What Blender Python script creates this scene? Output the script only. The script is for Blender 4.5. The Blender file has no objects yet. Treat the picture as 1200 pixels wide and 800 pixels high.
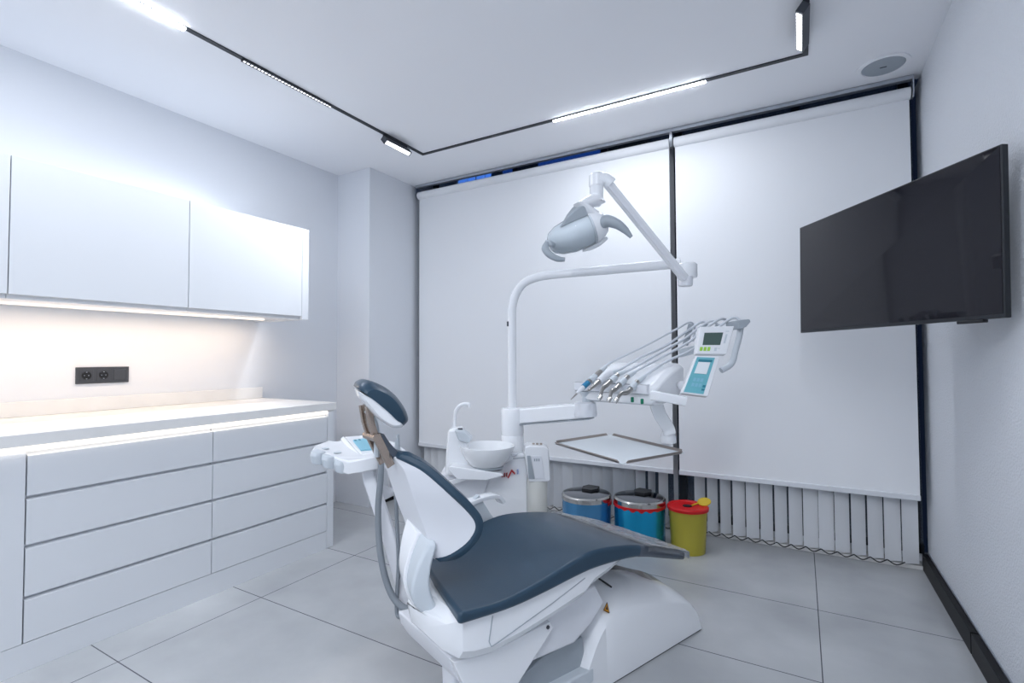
import bpy, bmesh, math, random
from mathutils import Vector, Matrix
random.seed(7)
C = bpy.context.scene.collection
PI = math.pi

# ------------------------------------------------------------------ camera frame (used for measuring distances)
CAM_H, FPX = 1.2, 588.0
YAW, PITCH, ROLL = math.radians(29.87), math.radians(1.67), math.radians(-0.25)
cyw, syw = math.cos(YAW), math.sin(YAW)
FW = Vector((-syw*math.cos(PITCH), cyw*math.cos(PITCH), math.sin(PITCH)))
R0 = Vector((cyw, syw, 0)); U0 = R0.cross(FW)
RI = R0*math.cos(ROLL) + U0*math.sin(ROLL)
UP = U0*math.cos(ROLL) - R0*math.sin(ROLL)
RIGHT = Vector((cyw, syw, 0)); FWD = Vector((-syw, cyw, 0)); Z = Vector((0, 0, 1))


def at(x, y, d):
    """a measured photo point taken at distance d (metres) along the view axis"""
    r = RI*((x-600)/FPX) + UP*((400-y)/FPX) + FW
    return Vector((0, 0, CAM_H)) + r*d


def P(r, f, z):
    return RIGHT*r + FWD*f + Z*z


# ------------------------------------------------------------------ materials
def lin(h):
    h = h.lstrip('#'); o = []
    for i in (0, 2, 4):
        c = int(h[i:i+2], 16)/255
        o.append(c/12.92 if c <= .04045 else ((c+.055)/1.055)**2.4)
    return (*o, 1)


def mat(name, col, rough=.5, metal=0., spec=.5, coat=0., emit=None, es=0., trans=0., ior=1.45, bump=None, var=None):
    m = bpy.data.materials.new(name); m.use_nodes = True
    nt = m.node_tree; b = nt.nodes['Principled BSDF']
    b.inputs['Base Color'].default_value = lin(col)
    b.inputs['Roughness'].default_value = rough
    b.inputs['Metallic'].default_value = metal
    b.inputs['Specular IOR Level'].default_value = spec
    b.inputs['Coat Weight'].default_value = coat
    b.inputs['Coat Roughness'].default_value = .08
    b.inputs['Transmission Weight'].default_value = trans
    b.inputs['IOR'].default_value = ior
    if emit:
        b.inputs['Emission Color'].default_value = lin(emit)
        b.inputs['Emission Strength'].default_value = es
    if var:                       # (scale, amount): soft tonal variation of the surface itself
        tc = nt.nodes.new('ShaderNodeTexCoord'); n = nt.nodes.new('ShaderNodeTexNoise')
        n.inputs['Scale'].default_value = var[0]; n.inputs['Detail'].default_value = 4
        nt.links.new(tc.outputs['Object'], n.inputs['Vector'])
        mx = nt.nodes.new('ShaderNodeMixRGB'); mx.blend_type = 'MULTIPLY'
        mx.inputs['Fac'].default_value = var[1]; mx.inputs['Color1'].default_value = lin(col)
        nt.links.new(n.outputs['Fac'], mx.inputs['Color2']); nt.links.new(mx.outputs['Color'], b.inputs['Base Color'])
    if bump:                      # (scale, strength, distance)
        tc = nt.nodes.new('ShaderNodeTexCoord'); n = nt.nodes.new('ShaderNodeTexNoise')
        n.inputs['Scale'].default_value = bump[0]; n.inputs['Detail'].default_value = 5
        nt.links.new(tc.outputs['Object'], n.inputs['Vector'])
        bp = nt.nodes.new('ShaderNodeBump'); bp.inputs['Strength'].default_value = bump[1]
        bp.inputs['Distance'].default_value = bump[2]
        nt.links.new(n.outputs['Fac'], bp.inputs['Height']); nt.links.new(bp.outputs['Normal'], b.inputs['Normal'])
    return m


def emat(name, col, s):
    m = bpy.data.materials.new(name); m.use_nodes = True
    nt = m.node_tree; nt.nodes.clear()
    o = nt.nodes.new('ShaderNodeOutputMaterial'); e = nt.nodes.new('ShaderNodeEmission')
    e.inputs['Color'].default_value = lin(col); e.inputs['Strength'].default_value = s
    nt.links.new(e.outputs[0], o.inputs[0]); return m


def film(name, tint, clear, rough, bump=None):
    """thin clear sheet: see-through mixed with a glossy surface"""
    m = bpy.data.materials.new(name); m.use_nodes = True
    nt = m.node_tree; nt.nodes.clear()
    o = nt.nodes.new('ShaderNodeOutputMaterial'); t = nt.nodes.new('ShaderNodeBsdfTransparent')
    g = nt.nodes.new('ShaderNodeBsdfPrincipled'); mx = nt.nodes.new('ShaderNodeMixShader')
    t.inputs['Color'].default_value = lin(tint)
    g.inputs['Base Color'].default_value = lin(tint); g.inputs['Roughness'].default_value = rough
    fr = nt.nodes.new('ShaderNodeFresnel'); fr.inputs['IOR'].default_value = 1.5
    ad = nt.nodes.new('ShaderNodeMath'); ad.operation = 'ADD'; ad.use_clamp = True
    ad.inputs[1].default_value = 1-clear
    nt.links.new(fr.outputs[0], ad.inputs[0]); nt.links.new(ad.outputs[0], mx.inputs[0])
    nt.links.new(t.outputs[0], mx.inputs[1]); nt.links.new(g.outputs[0], mx.inputs[2])
    nt.links.new(mx.outputs[0], o.inputs[0])
    if bump:
        tc = nt.nodes.new('ShaderNodeTexCoord'); n = nt.nodes.new('ShaderNodeTexNoise')
        n.inputs['Scale'].default_value = bump[0]
        nt.links.new(tc.outputs['Object'], n.inputs['Vector'])
        bp = nt.nodes.new('ShaderNodeBump'); bp.inputs['Strength'].default_value = bump[1]; bp.inputs['Distance'].default_value = .02
        nt.links.new(n.outputs['Fac'], bp.inputs['Height']); nt.links.new(bp.outputs['Normal'], g.inputs['Normal'])
    return m


def floor_mat():
    m = mat('floor_tile', '#a9acb0', .28)
    nt = m.node_tree; b = nt.nodes['Principled BSDF']
    N = nt.nodes.new; L = nt.links.new
    g = N('ShaderNodeNewGeometry'); sp = N('ShaderNodeSeparateXYZ'); L(g.outputs['Position'], sp.inputs[0])

    def math_(op, a, b_=None, clamp=False):
        n = N('ShaderNodeMath'); n.operation = op; n.use_clamp = clamp
        for i, q in enumerate((a, b_)):
            if q is None: continue
            if isinstance(q, (int, float)): n.inputs[i].default_value = q
            else: L(q, n.inputs[i])
        return n.outputs[0]

    def groove(co, off, per):
        t = math_('MULTIPLY', math_('FRACT', math_('DIVIDE', math_('SUBTRACT', co, off), per)), per)
        d = math_('MINIMUM', t, math_('SUBTRACT', per, t))
        return math_('LESS_THAN', d, .0021)
    gr = math_('MAXIMUM', groove(sp.outputs['X'], .05, 1.205), math_('MULTIPLY', groove(sp.outputs['Y'], .972, .607), math_('LESS_THAN', sp.outputs['Y'], 3.2)))
    n1 = N('ShaderNodeTexNoise'); n1.inputs['Scale'].default_value = 1.6; n1.inputs['Detail'].default_value = 7; n1.inputs['Roughness'].default_value = .5
    n1.inputs['Distortion'].default_value = 0
    L(g.outputs['Position'], n1.inputs['Vector'])
    cr = N('ShaderNodeValToRGB'); cr.color_ramp.elements[0].position = .25; cr.color_ramp.elements[1].position = .75
    cr.color_ramp.elements[0].color = lin('#9da0a3'); cr.color_ramp.elements[1].color = lin('#c2c4c6')
    L(n1.outputs['Fac'], cr.inputs[0])
    mx = N('ShaderNodeMixRGB'); mx.inputs['Color2'].default_value = lin('#4d5056')
    L(gr, mx.inputs['Fac']); L(cr.outputs[0], mx.inputs['Color1']); L(mx.outputs[0], b.inputs['Base Color'])
    n2 = N('ShaderNodeTexNoise'); n2.inputs['Scale'].default_value = 5; n2.inputs['Detail'].default_value = 4
    L(g.outputs['Position'], n2.inputs['Vector'])
    b.inputs['Roughness'].default_value = .24
    return m


M = dict(
    wall=mat('wall_paint', '#dcdfe4', .6, bump=(220, .12, .002)),
    plaster=mat('rough_plaster', '#dde0e5', .62, bump=(120, .7, .008)),
    ceil=mat('ceiling_paint', '#eff0f3', .75),
    back=mat('hall_wall', '#c4c7cb', .7),
    floor=floor_mat(),
    lacquer=mat('white_lacquer', '#dadde1', .32, spec=.4),
    lacquer_in=mat('cabinet_carcass', '#d5d8dd', .5),
    stone=mat('worktop_stone', '#ecebe9', .25, var=(9, .12)),
    splash=mat('splashback_board', '#e8e6e3', .4),
    led_warm=emat('led_warm', '#ffeedd', 1.3),
    led_white=emat('led_counter', '#fff6ea', 1.5),
    led=emat('led_cool', '#f4f8ff', 22.),
    led_soft=emat('led_grille', '#f2f6ff', 2.2),
    led_spot=emat('led_spot', '#f2f6ff', 3.),
    black=mat('black_plastic', '#1c1e22', .4),
    anth=mat('anthracite_plastic', '#41454c', .42),
    track=mat('track_metal', '#23272e', .45),
    skirting=mat('black_tile', '#131416', .45, spec=.2),
    alu=mat('aluminium', '#b9bec6', .32, .9),
    chrome=mat('chrome', '#c9c7c3', .16, 1.),
    steel=mat('handpiece_steel', '#b3b0ac', .28, 1.),
    blind=mat('blind_fabric', '#e9ebee', .8, bump=(900, .08, .001)),
    bar=mat('blind_bar', '#d9dce1', .5),
    vane=mat('vane_fabric', '#eceef1', .75),
    frame=mat('window_frame', '#2a2e35', .4),
    tv=mat('tv_screen', '#1e1d23', .05, spec=.5),
    tvb=mat('tv_bezel', '#24272c', .4),
    leather=mat('blue_grey_leather', '#2b4254', .34, spec=.45, bump=(160, .1, .002)),
    leather2=mat('grey_leather', '#4b535e', .36),
    white=mat('glossy_white_plastic', '#eaecef', .22, coat=.4),
    white2=mat('satin_white_plastic', '#dee0e5', .38),
    pale=mat('pale_grey_plastic', '#c6cdd3', .38),
    lampgrey=mat('lamp_reflector', '#e8ecef', .3),
    mid=mat('mid_grey_plastic', '#a0a8af', .42),
    hose=mat('grey_hose', '#7f868d', .5),
    hosew=mat('light_hose', '#c9ced5', .4),
    bronze=mat('bronze_metal', '#b3a498', .22, .95),
    porc=mat('porcelain', '#e9ebed', .12, coat=.5),
    bottle=mat('milky_bottle', '#dcdcd6', .35),
    clear=film('clear_visor', '#f6f9fb', .9, .06),
    wrap=film('plastic_wrap', '#e6e9ec', .93, .06, bump=(30, .5)),
    wrap2=film('plastic_sheet', '#a9a8a6', .45, .1, bump=(14, .5)),
    glass=film('window_glass', '#dfe6ea', .93, .02),
    blue=mat('blue_lacquered_steel', '#22a6d6', .2, .7),
    blue2=mat('dull_blue_lacquered_steel', '#5a9ccc', .2, .7),
    lid=mat('polished_lid', '#7d8085', .1, 1.),
    red=mat('red_plastic', '#d01017', .35),
    yellow=mat('yellow_plastic', '#b3a83c', .38),
    yellow2=mat('yellow_flap', '#d3b52a', .35),
    teal=mat('teal_label', '#6fb6c2', .4),
    teald=mat('dark_teal_key', '#2d7f92', .4),
    aqua=mat('aqua_label', '#84bccf', .4),
    lcd=mat('dark_display', '#4a5e59', .2),
    lime=mat('lime_key', '#9fd04a', .4),
    paper=mat('paper', '#e6ecef', .6),
    orange=mat('orange_sticker', '#c98a1c', .5),
    logo=mat('logo_red', '#b21f26', .4),
    logob=mat('logo_blue', '#a9b8dc', .4),
    green=mat('green_button', '#0d7a5c', .4),
    ring=mat('blue_ring', '#2c7fa8', .35),
    traym=mat('white_tray', '#dfe6ea', .25),
    traye=mat('tray_edge_steel', '#9c938d', .3, .7),
    neon_dim=emat('blue_sign_dim', '#1c4aa8', .55),
    neon=emat('blue_sign_light', '#4f86ee', 1.2),
)

# ------------------------------------------------------------------ mesh helpers
ROOT = {}


def add_box(bm, x0, x1, y0, y1, z0, z1, mtx=None):
    vs = [bm.verts.new(Vector((x, y, z)) if mtx is None else mtx @ Vector((x, y, z)))
          for x in (x0, x1) for y in (y0, y1) for z in (z0, z1)]
    for f in ((0, 1, 3, 2), (4, 6, 7, 5), (0, 4, 5, 1), (2, 3, 7, 6), (0, 2, 6, 4), (1, 5, 7, 3)):
        bm.faces.new([vs[i] for i in f])


def add_loft(bm, rings, cap=True, closed=True):
    rows = [[bm.verts.new(Vector(p)) for p in r] for r in rings]
    n = len(rows[0])
    for a, b in zip(rows, rows[1:]):
        for i in range(n if closed else n-1):
            j = (i+1) % n
            bm.faces.new((a[i], a[j], b[j], b[i]))
    if cap and closed:
        bm.faces.new(rows[0][::-1]); bm.faces.new(rows[-1])
    return rows


def add_prism(bm, poly, fn, a, b):
    """poly of (p,q); fn(p,q,t) -> point; extruded from t=a to t=b"""
    add_loft(bm, [[fn(p, q, a) for p, q in poly], [fn(p, q, b) for p, q in poly]])


def smooth(pts, n=8):
    pts = [Vector(p) for p in pts]; out = []
    e = [pts[0]*2-pts[1]] + pts + [pts[-1]*2-pts[-2]]
    for i in range(1, len(e)-2):
        p0, p1, p2, p3 = e[i-1:i+3]
        for k in range(n):
            t = k/n
            out.append(.5*((2*p1)+(p2-p0)*t+(2*p0-5*p1+4*p2-p3)*t*t+(3*p1-p0-3*p2+p3)*t**3))
    out.append(pts[-1]); return out


def add_tube(bm, pts, r, n=12, sq=None, up=None, cap=True):
    """tube along pts; r a number or list; sq=(half a, half b) makes a rounded rectangular section"""
    pts = [Vector(p) for p in pts]; rings = []
    t0 = (pts[1]-pts[0]).normalized()
    ref = Vector(up) if up else (Z if abs(t0.z) < .9 else Vector((1, 0, 0)))
    nrm = (ref - t0*ref.dot(t0)).normalized()
    for i, p in enumerate(pts):
        t = (pts[min(i+1, len(pts)-1)]-pts[max(i-1, 0)]).normalized()
        nrm = (nrm - t*nrm.dot(t)).normalized(); bi = t.cross(nrm)
        k = i/(len(pts)-1)
        rr = r if isinstance(r, (int, float)) else r[min(int(k*(len(r)-1)), len(r)-2)]*(1-(k*(len(r)-1)-min(int(k*(len(r)-1)), len(r)-2))) + r[min(int(k*(len(r)-1)), len(r)-2)+1]*(k*(len(r)-1)-min(int(k*(len(r)-1)), len(r)-2))
        ring = []
        for j in range(n):
            a = 2*PI*j/n
            c, s = math.cos(a), math.sin(a)
            if sq:
                e = .35
                c = math.copysign(abs(c)**e, c)*sq[0]; s = math.copysign(abs(s)**e, s)*sq[1]
            ring.append(p + nrm*c*rr + bi*s*rr)
        rings.append(ring)
    add_loft(bm, rings, cap)


def add_lathe(bm, prof, c=(0, 0, 0), n=40, axis=None, ex=1., ey=1.):
    """prof of (radius, height) about an axis (default z) through c"""
    c = Vector(c)
    if axis is None: X, Y, A = Vector((1, 0, 0)), Vector((0, 1, 0)), Z
    else:
        A = Vector(axis).normalized(); X = A.orthogonal().normalized(); Y = A.cross(X)
    rings = []
    for r, h in prof:
        r = max(r, 1e-4)
        rings.append([c + X*(r*ex*math.cos(2*PI*j/n)) + Y*(r*ey*math.sin(2*PI*j/n)) + A*h for j in range(n)])
    add_loft(bm, rings)


def add_grid(bm, rows):
    vs = [[bm.verts.new(Vector(p)) for p in r] for r in rows]
    for a, b in zip(vs, vs[1:]):
        for i in range(len(a)-1): bm.faces.new((a[i], a[i+1], b[i+1], b[i]))
    return vs


def add_slab(bm, top, bot):
    """closed slab from two equal grids of points"""
    a = add_grid(bm, top); b = add_grid(bm, bot)
    nr, nc = len(a), len(a[0])
    loop = [(0, j) for j in range(nc)] + [(i, nc-1) for i in range(1, nr)] + [(nr-1, j) for j in range(nc-2, -1, -1)] + [(i, 0) for i in range(nr-2, 0, -1)]
    for (i, j), (k, l) in zip(loop, loop[1:]+loop[:1]):
        bm.faces.new((a[i][j], b[i][j], b[k][l], a[k][l]))


def bil(q, u, v):
    """point in a quad (top-left, top-right, bottom-right, bottom-left)"""
    return q[0].lerp(q[1], u).lerp(q[3].lerp(q[2], u), v)


def sub_quad(q, u0, v0, u1, v1):
    return [bil(q, u0, v0), bil(q, u1, v0), bil(q, u1, v1), bil(q, u0, v1)]


def qn(q):
    return (q[1]-q[0]).cross(q[3]-q[0]).normalized()      # points away from the viewer for TL,TR,BR,BL


def add_quad_box(bm, q, front, back):
    n = qn(q)
    add_loft(bm, [[p - n*front for p in q], [p + n*back for p in q]])


def root_of(o):
    while o.parent: o = o.parent
    return o


def obj(name, bm, m, parent=None, local=False, bevel=0., seg=2, ang=38, subs=0, flat=False, limit=30):
    me = bpy.data.meshes.new(name)
    bmesh.ops.remove_doubles(bm, verts=bm.verts, dist=1e-6)
    bmesh.ops.recalc_face_normals(bm, faces=bm.faces)
    o = bpy.data.objects.new(name, me)
    if parent:
        o.parent = parent
        if not local:
            inv = ROOT[root_of(parent).name].inverted()
            bm.transform(inv)
    else:
        xs = [v.co for v in bm.verts]
        c = Vector(((min(v.x for v in xs)+max(v.x for v in xs))/2, (min(v.y for v in xs)+max(v.y for v in xs))/2, min(v.z for v in xs)))
        bm.transform(Matrix.Translation(-c)); o.location = c
    bm.to_mesh(me); bm.free()
    C.objects.link(o)
    if not parent: ROOT[o.name] = Matrix.Translation(o.location)
    me.materials.append(m)
    if bevel:
        b = o.modifiers.new('bevel', 'BEVEL'); b.width = bevel; b.segments = seg
        b.limit_method = 'ANGLE'; b.angle_limit = math.radians(limit); b.harden_normals = True
    if subs:
        s = o.modifiers.new('subd', 'SUBSURF'); s.levels = subs; s.render_levels = subs
    if not flat:
        for p in me.polygons: p.use_smooth = True
        if not bevel and not subs: me.set_sharp_from_angle(angle=math.radians(ang))
        elif bevel: me.set_sharp_from_angle(angle=math.radians(60))
    return o


def tag(o, label, cat, group=None):
    o['label'] = label; o['category'] = cat
    if group: o['group'] = group
    return o


def thing(name, label, cat, loc=(0, 0, 0), rz=0., group=None):
    o = bpy.data.objects.new(name, None); C.objects.link(o)
    o.location = loc; o.rotation_euler = (0, 0, rz); o.empty_display_size = .1
    ROOT[o.name] = Matrix.Translation(Vector(loc)) @ Matrix.Rotation(rz, 4, 'Z')
    return tag(o, label, cat, group)


def struct(name, bm, m, parent=None, **k):
    o = obj(name, bm, m, parent, **k)
    if not parent: o['kind'] = 'structure'
    return o


def B(*a):
    bm = bmesh.new(); add_box(bm, *a); return bm


NB = bmesh.new

# ------------------------------------------------------------------ room shell
XL, XR, YB, YF, ZC = -3.37, .60, 3.62, -2.6, 2.735
struct('floor', B(XL-.2, XR+.2, YF-.1, YB+.3, -.1, 0), M['floor'], flat=True)
struct('ceiling', B(XL-.2, XR+.2, YF-.1, 3.515, ZC, ZC+.1), M['ceil'], flat=True)
bm = NB(); add_box(bm, XL-.12, XL, YF, YB, 0, ZC)
add_box(bm, XL, -3.0, 2.92, YB, 0, ZC); add_box(bm, XL, -3.0, 3.515, YB+.2, ZC, 3.2)                       # the pier beside the window
struct('wall_left', bm, M['wall'], flat=True)
struct('wall_right', B(XR, XR+.12, YF, YB, 0, ZC), M['plaster'], flat=True)
struct('wall_front', B(XL-.12, XR+.12, YF-.12, YF, 0, ZC), M['back'], flat=True)
bm = NB(); add_box(bm, -3.0, XR, YB+.12, YB+.2, 0, .05); add_box(bm, -3.0, XR, YB+.12, YB+.2, 3.1, 3.2)
struct('wall_back', bm, M['wall'], flat=True)
# window of dark frames behind the blinds
win = NB()
for x in (-2.97, -2.1, -1.3, -.74, .0, .56): add_box(win, x-.025, x+.025, YB+.1, YB+.16, .05, 3.1)
for z in (.075, 3.08): add_box(win, -3.0, XR, YB+.1, YB+.16, z-.025, z+.025)
w1 = struct('window_1', win, M['frame'])
bm = NB(); add_box(bm, -2.98, XR, YB+.125, YB+.131, .06, 3.07); obj('pane', bm, M['glass'], w1, flat=True)
# skirtings
bm = NB()
for y0, y1 in ((YF, 1.2), (1.205, 2.675), (2.685, 3.6)): add_box(bm, XR-.03, XR, y0, y1, 0, .088)
sk = struct('baseboard_right', bm, M['skirting'], bevel=.002)
bm = NB(); add_box(bm, XR-.006, XR, YF, 3.6, .088, .095); obj('metal_edge', bm, M['alu'], sk)
struct('baseboard_left', B(-3.0, -2.985, 3.02, 3.5, 0, .1), M['skirting'], bevel=.002)
struct('trim_1', B(-2.98, XR-.03, 3.585, 3.7, 0, .022), M['stone'], bevel=.002)

# outside: a blue lit sign seen through the slit above the left blind
ns = thing('neon_sign', 'blue lit sign outside, glimpsed in the slit above the left roller blind', 'sign', (-2.5, 4.63, 2.98))
bm = NB(); add_box(bm, -3.45, -1.2, 4.64, 4.70, 2.98, 3.38); obj('backing', bm, M['frame'], ns, flat=True)
bm = NB()
for x0, x1 in ((-3.34, -3.24), (-3.21, -3.13), (-3.09, -3.0), (-2.97, -2.92)): add_box(bm, x0, x1, 4.6, 4.638, 3.04, 3.32)
obj('lit_letters', bm, M['neon'], ns, flat=True)
bm = NB()
for x0, x1 in ((-2.75, -2.6), (-2.32, -1.66)): add_box(bm, x0, x1, 4.6, 4.638, 3.02, 3.34)
obj('lit_panel', bm, M['neon_dim'], ns, flat=True)

# ------------------------------------------------------------------ ceiling lights
TX0, TX1, TY1, TY0 = -2.455, .05, 2.93, -1.6
tr = NB()
hw = .013
add_box(tr, TX0-hw, TX0+hw, TY0, TY1+hw, ZC-.006, ZC); add_box(tr, TX1-hw, TX1+hw, TY0, TY1+hw, ZC-.006, ZC)
add_box(tr, TX0+hw, TX1-hw, TY1-hw, TY1+hw, ZC-.006, ZC); add_box(tr, TX0+hw, TX1-hw, TY0-hw, TY0+hw, ZC-.006, ZC)
tag(obj('lighting_track', tr, M['track'], flat=True), 'thin black rectangular lighting track set into the white ceiling', 'track')


def bar_light(label, x0, x1, y0, y1, grp='glowing bars in the ceiling track'):
    t = thing('linear_light', label, 'ceiling light', ((x0+x1)/2, (y0+y1)/2, ZC-.006), 0, grp)
    bm = NB(); add_box(bm, x0, x1, y0, y1, ZC-.008, ZC-.006); obj('housing', bm, M['track'], t)
    bm = NB(); e = .0008; add_box(bm, x0-e, x1+e, y0+.004, y1-.004, ZC-.013, ZC-.0065); obj('diffuser', bm, M['led'], t)
    return t


bar_light('long white light bar in the left track nearest the cabinets', TX0-hw, TX0+hw, -.1, 1.235)
bar_light('white light bar in the track parallel to the window blinds', -1.363, -.432, TY1-hw, TY1+hw)

gl = thing('grille_light', 'dotted light grille in the left track beyond the bright bar', 'ceiling light', (TX0, 1.79, ZC-.006))
bm = NB(); add_box(bm, TX0-.014, TX0+.014, 1.51, 2.07, ZC-.014, ZC-.006); obj('housing', bm, M['track'], gl)
bm = NB()
for i in range(28): add_box(bm, TX0-.004, TX0+.005, 1.515+i*.02, 1.526+i*.02, ZC-.0155, ZC-.0135)
obj('lens_row', bm, M['led_soft'], gl)


def spot(label, x, y0, y1, side):
    t = thing('track_spotlight', label, 'ceiling light', (x, (y0+y1)/2, ZC-.006), 0, 'tilting spot bars on the track')
    bm = NB(); add_box(bm, x-.012, x+.012, y0+.02, y1-.02, ZC-.03, ZC-.006); obj('mount', bm, M['track'], t)
    A = Matrix.Translation((x, 0, ZC-.035)) @ Matrix.Rotation(side*math.radians(38), 4, 'Y')
    bm = NB(); add_box(bm, -.018, .018, y0, y1, -.045, .0, A); obj('housing', bm, M['anth'], t, bevel=.002)
    bm = NB()
    n = 12; st = (y1-y0-.02)/n
    for i in range(n): add_box(bm, -.013, .013, y0+.012+i*st, y0+.01+(i+.85)*st, -.047, -.044, A)
    obj('lens_row', bm, M['led_spot'], t)


spot('small tilted black spot bar on the left track near the corner', TX0, 2.5, 2.76, -1)
spot('lit spot bar on the right track above the television', TX1, 2.44, 2.76, 1)

sp = thing('ceiling_speaker', 'round ceiling speaker with grey grille above the right blind', 'speaker', (.41, 3.262, ZC))
bm = NB(); add_lathe(bm, [(.0, 0), (.118, 0), (.117, -.007), (.098, -.008), (.096, -.003), (0, -.003)], (.41, 3.262, ZC)); obj('rim', bm, M['ceil'], sp)
bm = NB(); add_lathe(bm, [(.0, -.004), (.096, -.004), (.092, -.0075), (0, -.009)], (.41, 3.262, ZC)); obj('grille', bm, M['mid'], sp)
bm = NB(); add_box(bm, .395, .425, 3.258, 3.266, ZC-.0105, ZC-.0085); obj('badge', bm, M['anth'], sp)

# ------------------------------------------------------------------ cabinets on the left
FX = -2.595
YD = (.757, 1.465, 2.177, 2.225)
ZG = (.11, .285, .481, .668, .838)


def base_cabinet(label, y0, y1, doors):
    t = thing('base_cabinet', label, 'cabinet', ((XL+FX)/2, (y0+y1)/2, 0), 0, 'white base cabinets')
    bm = NB(); add_box(bm, XL+.003, FX-.022, y0+.002, y1-.002, .11, .85); obj('carcass', bm, M['lacquer_in'], t)
    if doors:
        bm = NB(); add_box(bm, FX-.02, FX, y0+.002, y1-.003, .11, .838); obj('door', bm, M['lacquer'], t, bevel=.0012)
    else:
        for i in range(4):
            bm = NB()
            z0, z1 = ZG[i]+.001, ZG[i+1]-.015
            # drawer front with a slanted finger edge along its top
            add_prism(bm, [(FX, z0), (FX, z1), (FX-.014, z1+.004), (FX-.02, z1+.004), (FX-.02, z0)], lambda p, q, y: Vector((p, y, q)), y0+.002, y1-.002)
            obj('drawer', bm, M['lacquer'], t, bevel=.0012)
    return t


base_cabinet('white tall-door base cabinet cut by the left frame edge', .0, YD[0], True)
base_cabinet('white base cabinet with four handleless drawers under the socket plate', YD[0], YD[1], False)
base_cabinet('narrowest-looking white four-drawer base cabinet at the far counter end', YD[1], YD[2], False)
bm = NB(); add_box(bm, XL+.003, FX+.001, YD[2]+.001, YD[3], .002, .858)
tag(obj('end_panel', bm, M['lacquer'], bevel=.0015), 'upright white end panel closing the far end of the base cabinets', 'panel')
bm = NB(); add_box(bm, FX-.03, FX-.002, .0, YD[2]-.001, 0, .108)
tag(obj('plinth', bm, M['lacquer'], bevel=.001), 'long white plinth running along the floor under the base cabinets', 'plinth')
wt = thing('worktop', 'white stone worktop on the base cabinets with a glowing front edge', 'worktop', ((XL+FX)/2, 1.1, .86))
bm = NB(); add_box(bm, XL+.002, FX+.012, .0, YD[3]+.012, .862, .91); obj('slab', bm, M['stone'], wt, bevel=.002)
bm = NB(); add_box(bm, XL+.002, XL+.022, .0, YD[3]+.012, .9105, .985); obj('upstand', bm, M['stone'], wt, bevel=.002)
bm = NB(); add_box(bm, FX-.018, FX-.004, .0, YD[2], .84, .8605); obj('light_strip', bm, M['led_white'], wt)

UX = -2.843


def wall_cabinet(label, y0, y1, end=0):
    t = thing('wall_cabinet', label, 'cabinet', ((XL+UX)/2, (y0+y1)/2, 1.45), 0, 'white wall cabinets')
    bm = NB(); add_box(bm, XL+.003, UX-.022, y0+.001, y1-.001, 1.46, 2.05); obj('carcass', bm, M['lacquer'], t)
    bm = NB(); add_box(bm, UX-.02, UX, y0+.002, y1-.002, 1.468, 2.05); obj('door', bm, M['lacquer'], t, bevel=.0012)
    if end:
        bm = NB(); add_box(bm, XL+.003, UX+.001, y1, y1+.05, 1.448, 2.05); obj('side_panel', bm, M['lacquer'], t, bevel=.0012)
    bm = NB(); add_box(bm, UX-.06, UX-.022, y0+.001, y1-.001, 1.449, 1.4595); obj('light_rail', bm, M['lacquer'], t)
    bm = NB(); add_box(bm, XL+.2, XL+.218, y0+.001, y1-.06 if end else y1-.001, 1.45, 1.4595); obj('light_strip', bm, M['led_warm'], t)


wall_cabinet('white wall cabinet cut by the left frame edge', .0, YD[0])
wall_cabinet('middle white wall cabinet, above the socket plate', YD[0], YD[1])
wall_cabinet('brightest white wall cabinet at the far end of its row', YD[1], 2.172, 1)

so = thing('socket_plate', 'anthracite triple plate with two sockets and a switch above the worktop', 'socket', (XL, 1.29, 1.06))
y0, y1, z0, z1 = 1.168, 1.413, 1.06, 1.15
bm = NB(); add_box(bm, XL, XL+.009, y0, y1, z0, z1); obj('frame', bm, M['anth'], so, bevel=.002)
for i in range(3):
    cy_ = y0+.045+i*.0775; cz = (z0+z1)/2
    if i < 2:
        bm = NB(); add_box(bm, XL+.008, XL+.012, cy_-.032, cy_+.032, cz-.032, cz+.032); s = obj('socket', bm, M['anth'], so, bevel=.002)
        bm = NB(); add_lathe(bm, [(.0, 0), (.022, 0), (.022, .0022), (.019, .0022), (.018, .0006), (0, .0006)], (XL+.0118, cy_, cz), 28, (1, 0, 0)); obj('well', bm, M['black'], s)
        bm = NB()
        for dy in (-.0095, .0095): add_lathe(bm, [(0, 0), (.0026, 0), (.0026, .0018), (0, .0018)], (XL+.0122, cy_+dy, cz), 10, (1, 0, 0))
        for dz in (-.018, .018): add_box(bm, XL+.0122, XL+.0146, cy_-.003, cy_+.003, cz+dz-.002, cz+dz+.002)
        obj('contact', bm, M['alu'], s)
    else:
        bm = NB(); add_box(bm, XL+.008, XL+.013, cy_-.03, cy_+.03, cz-.03, cz+.03); obj('rocker', bm, M['anth'], so, bevel=.003)

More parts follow.
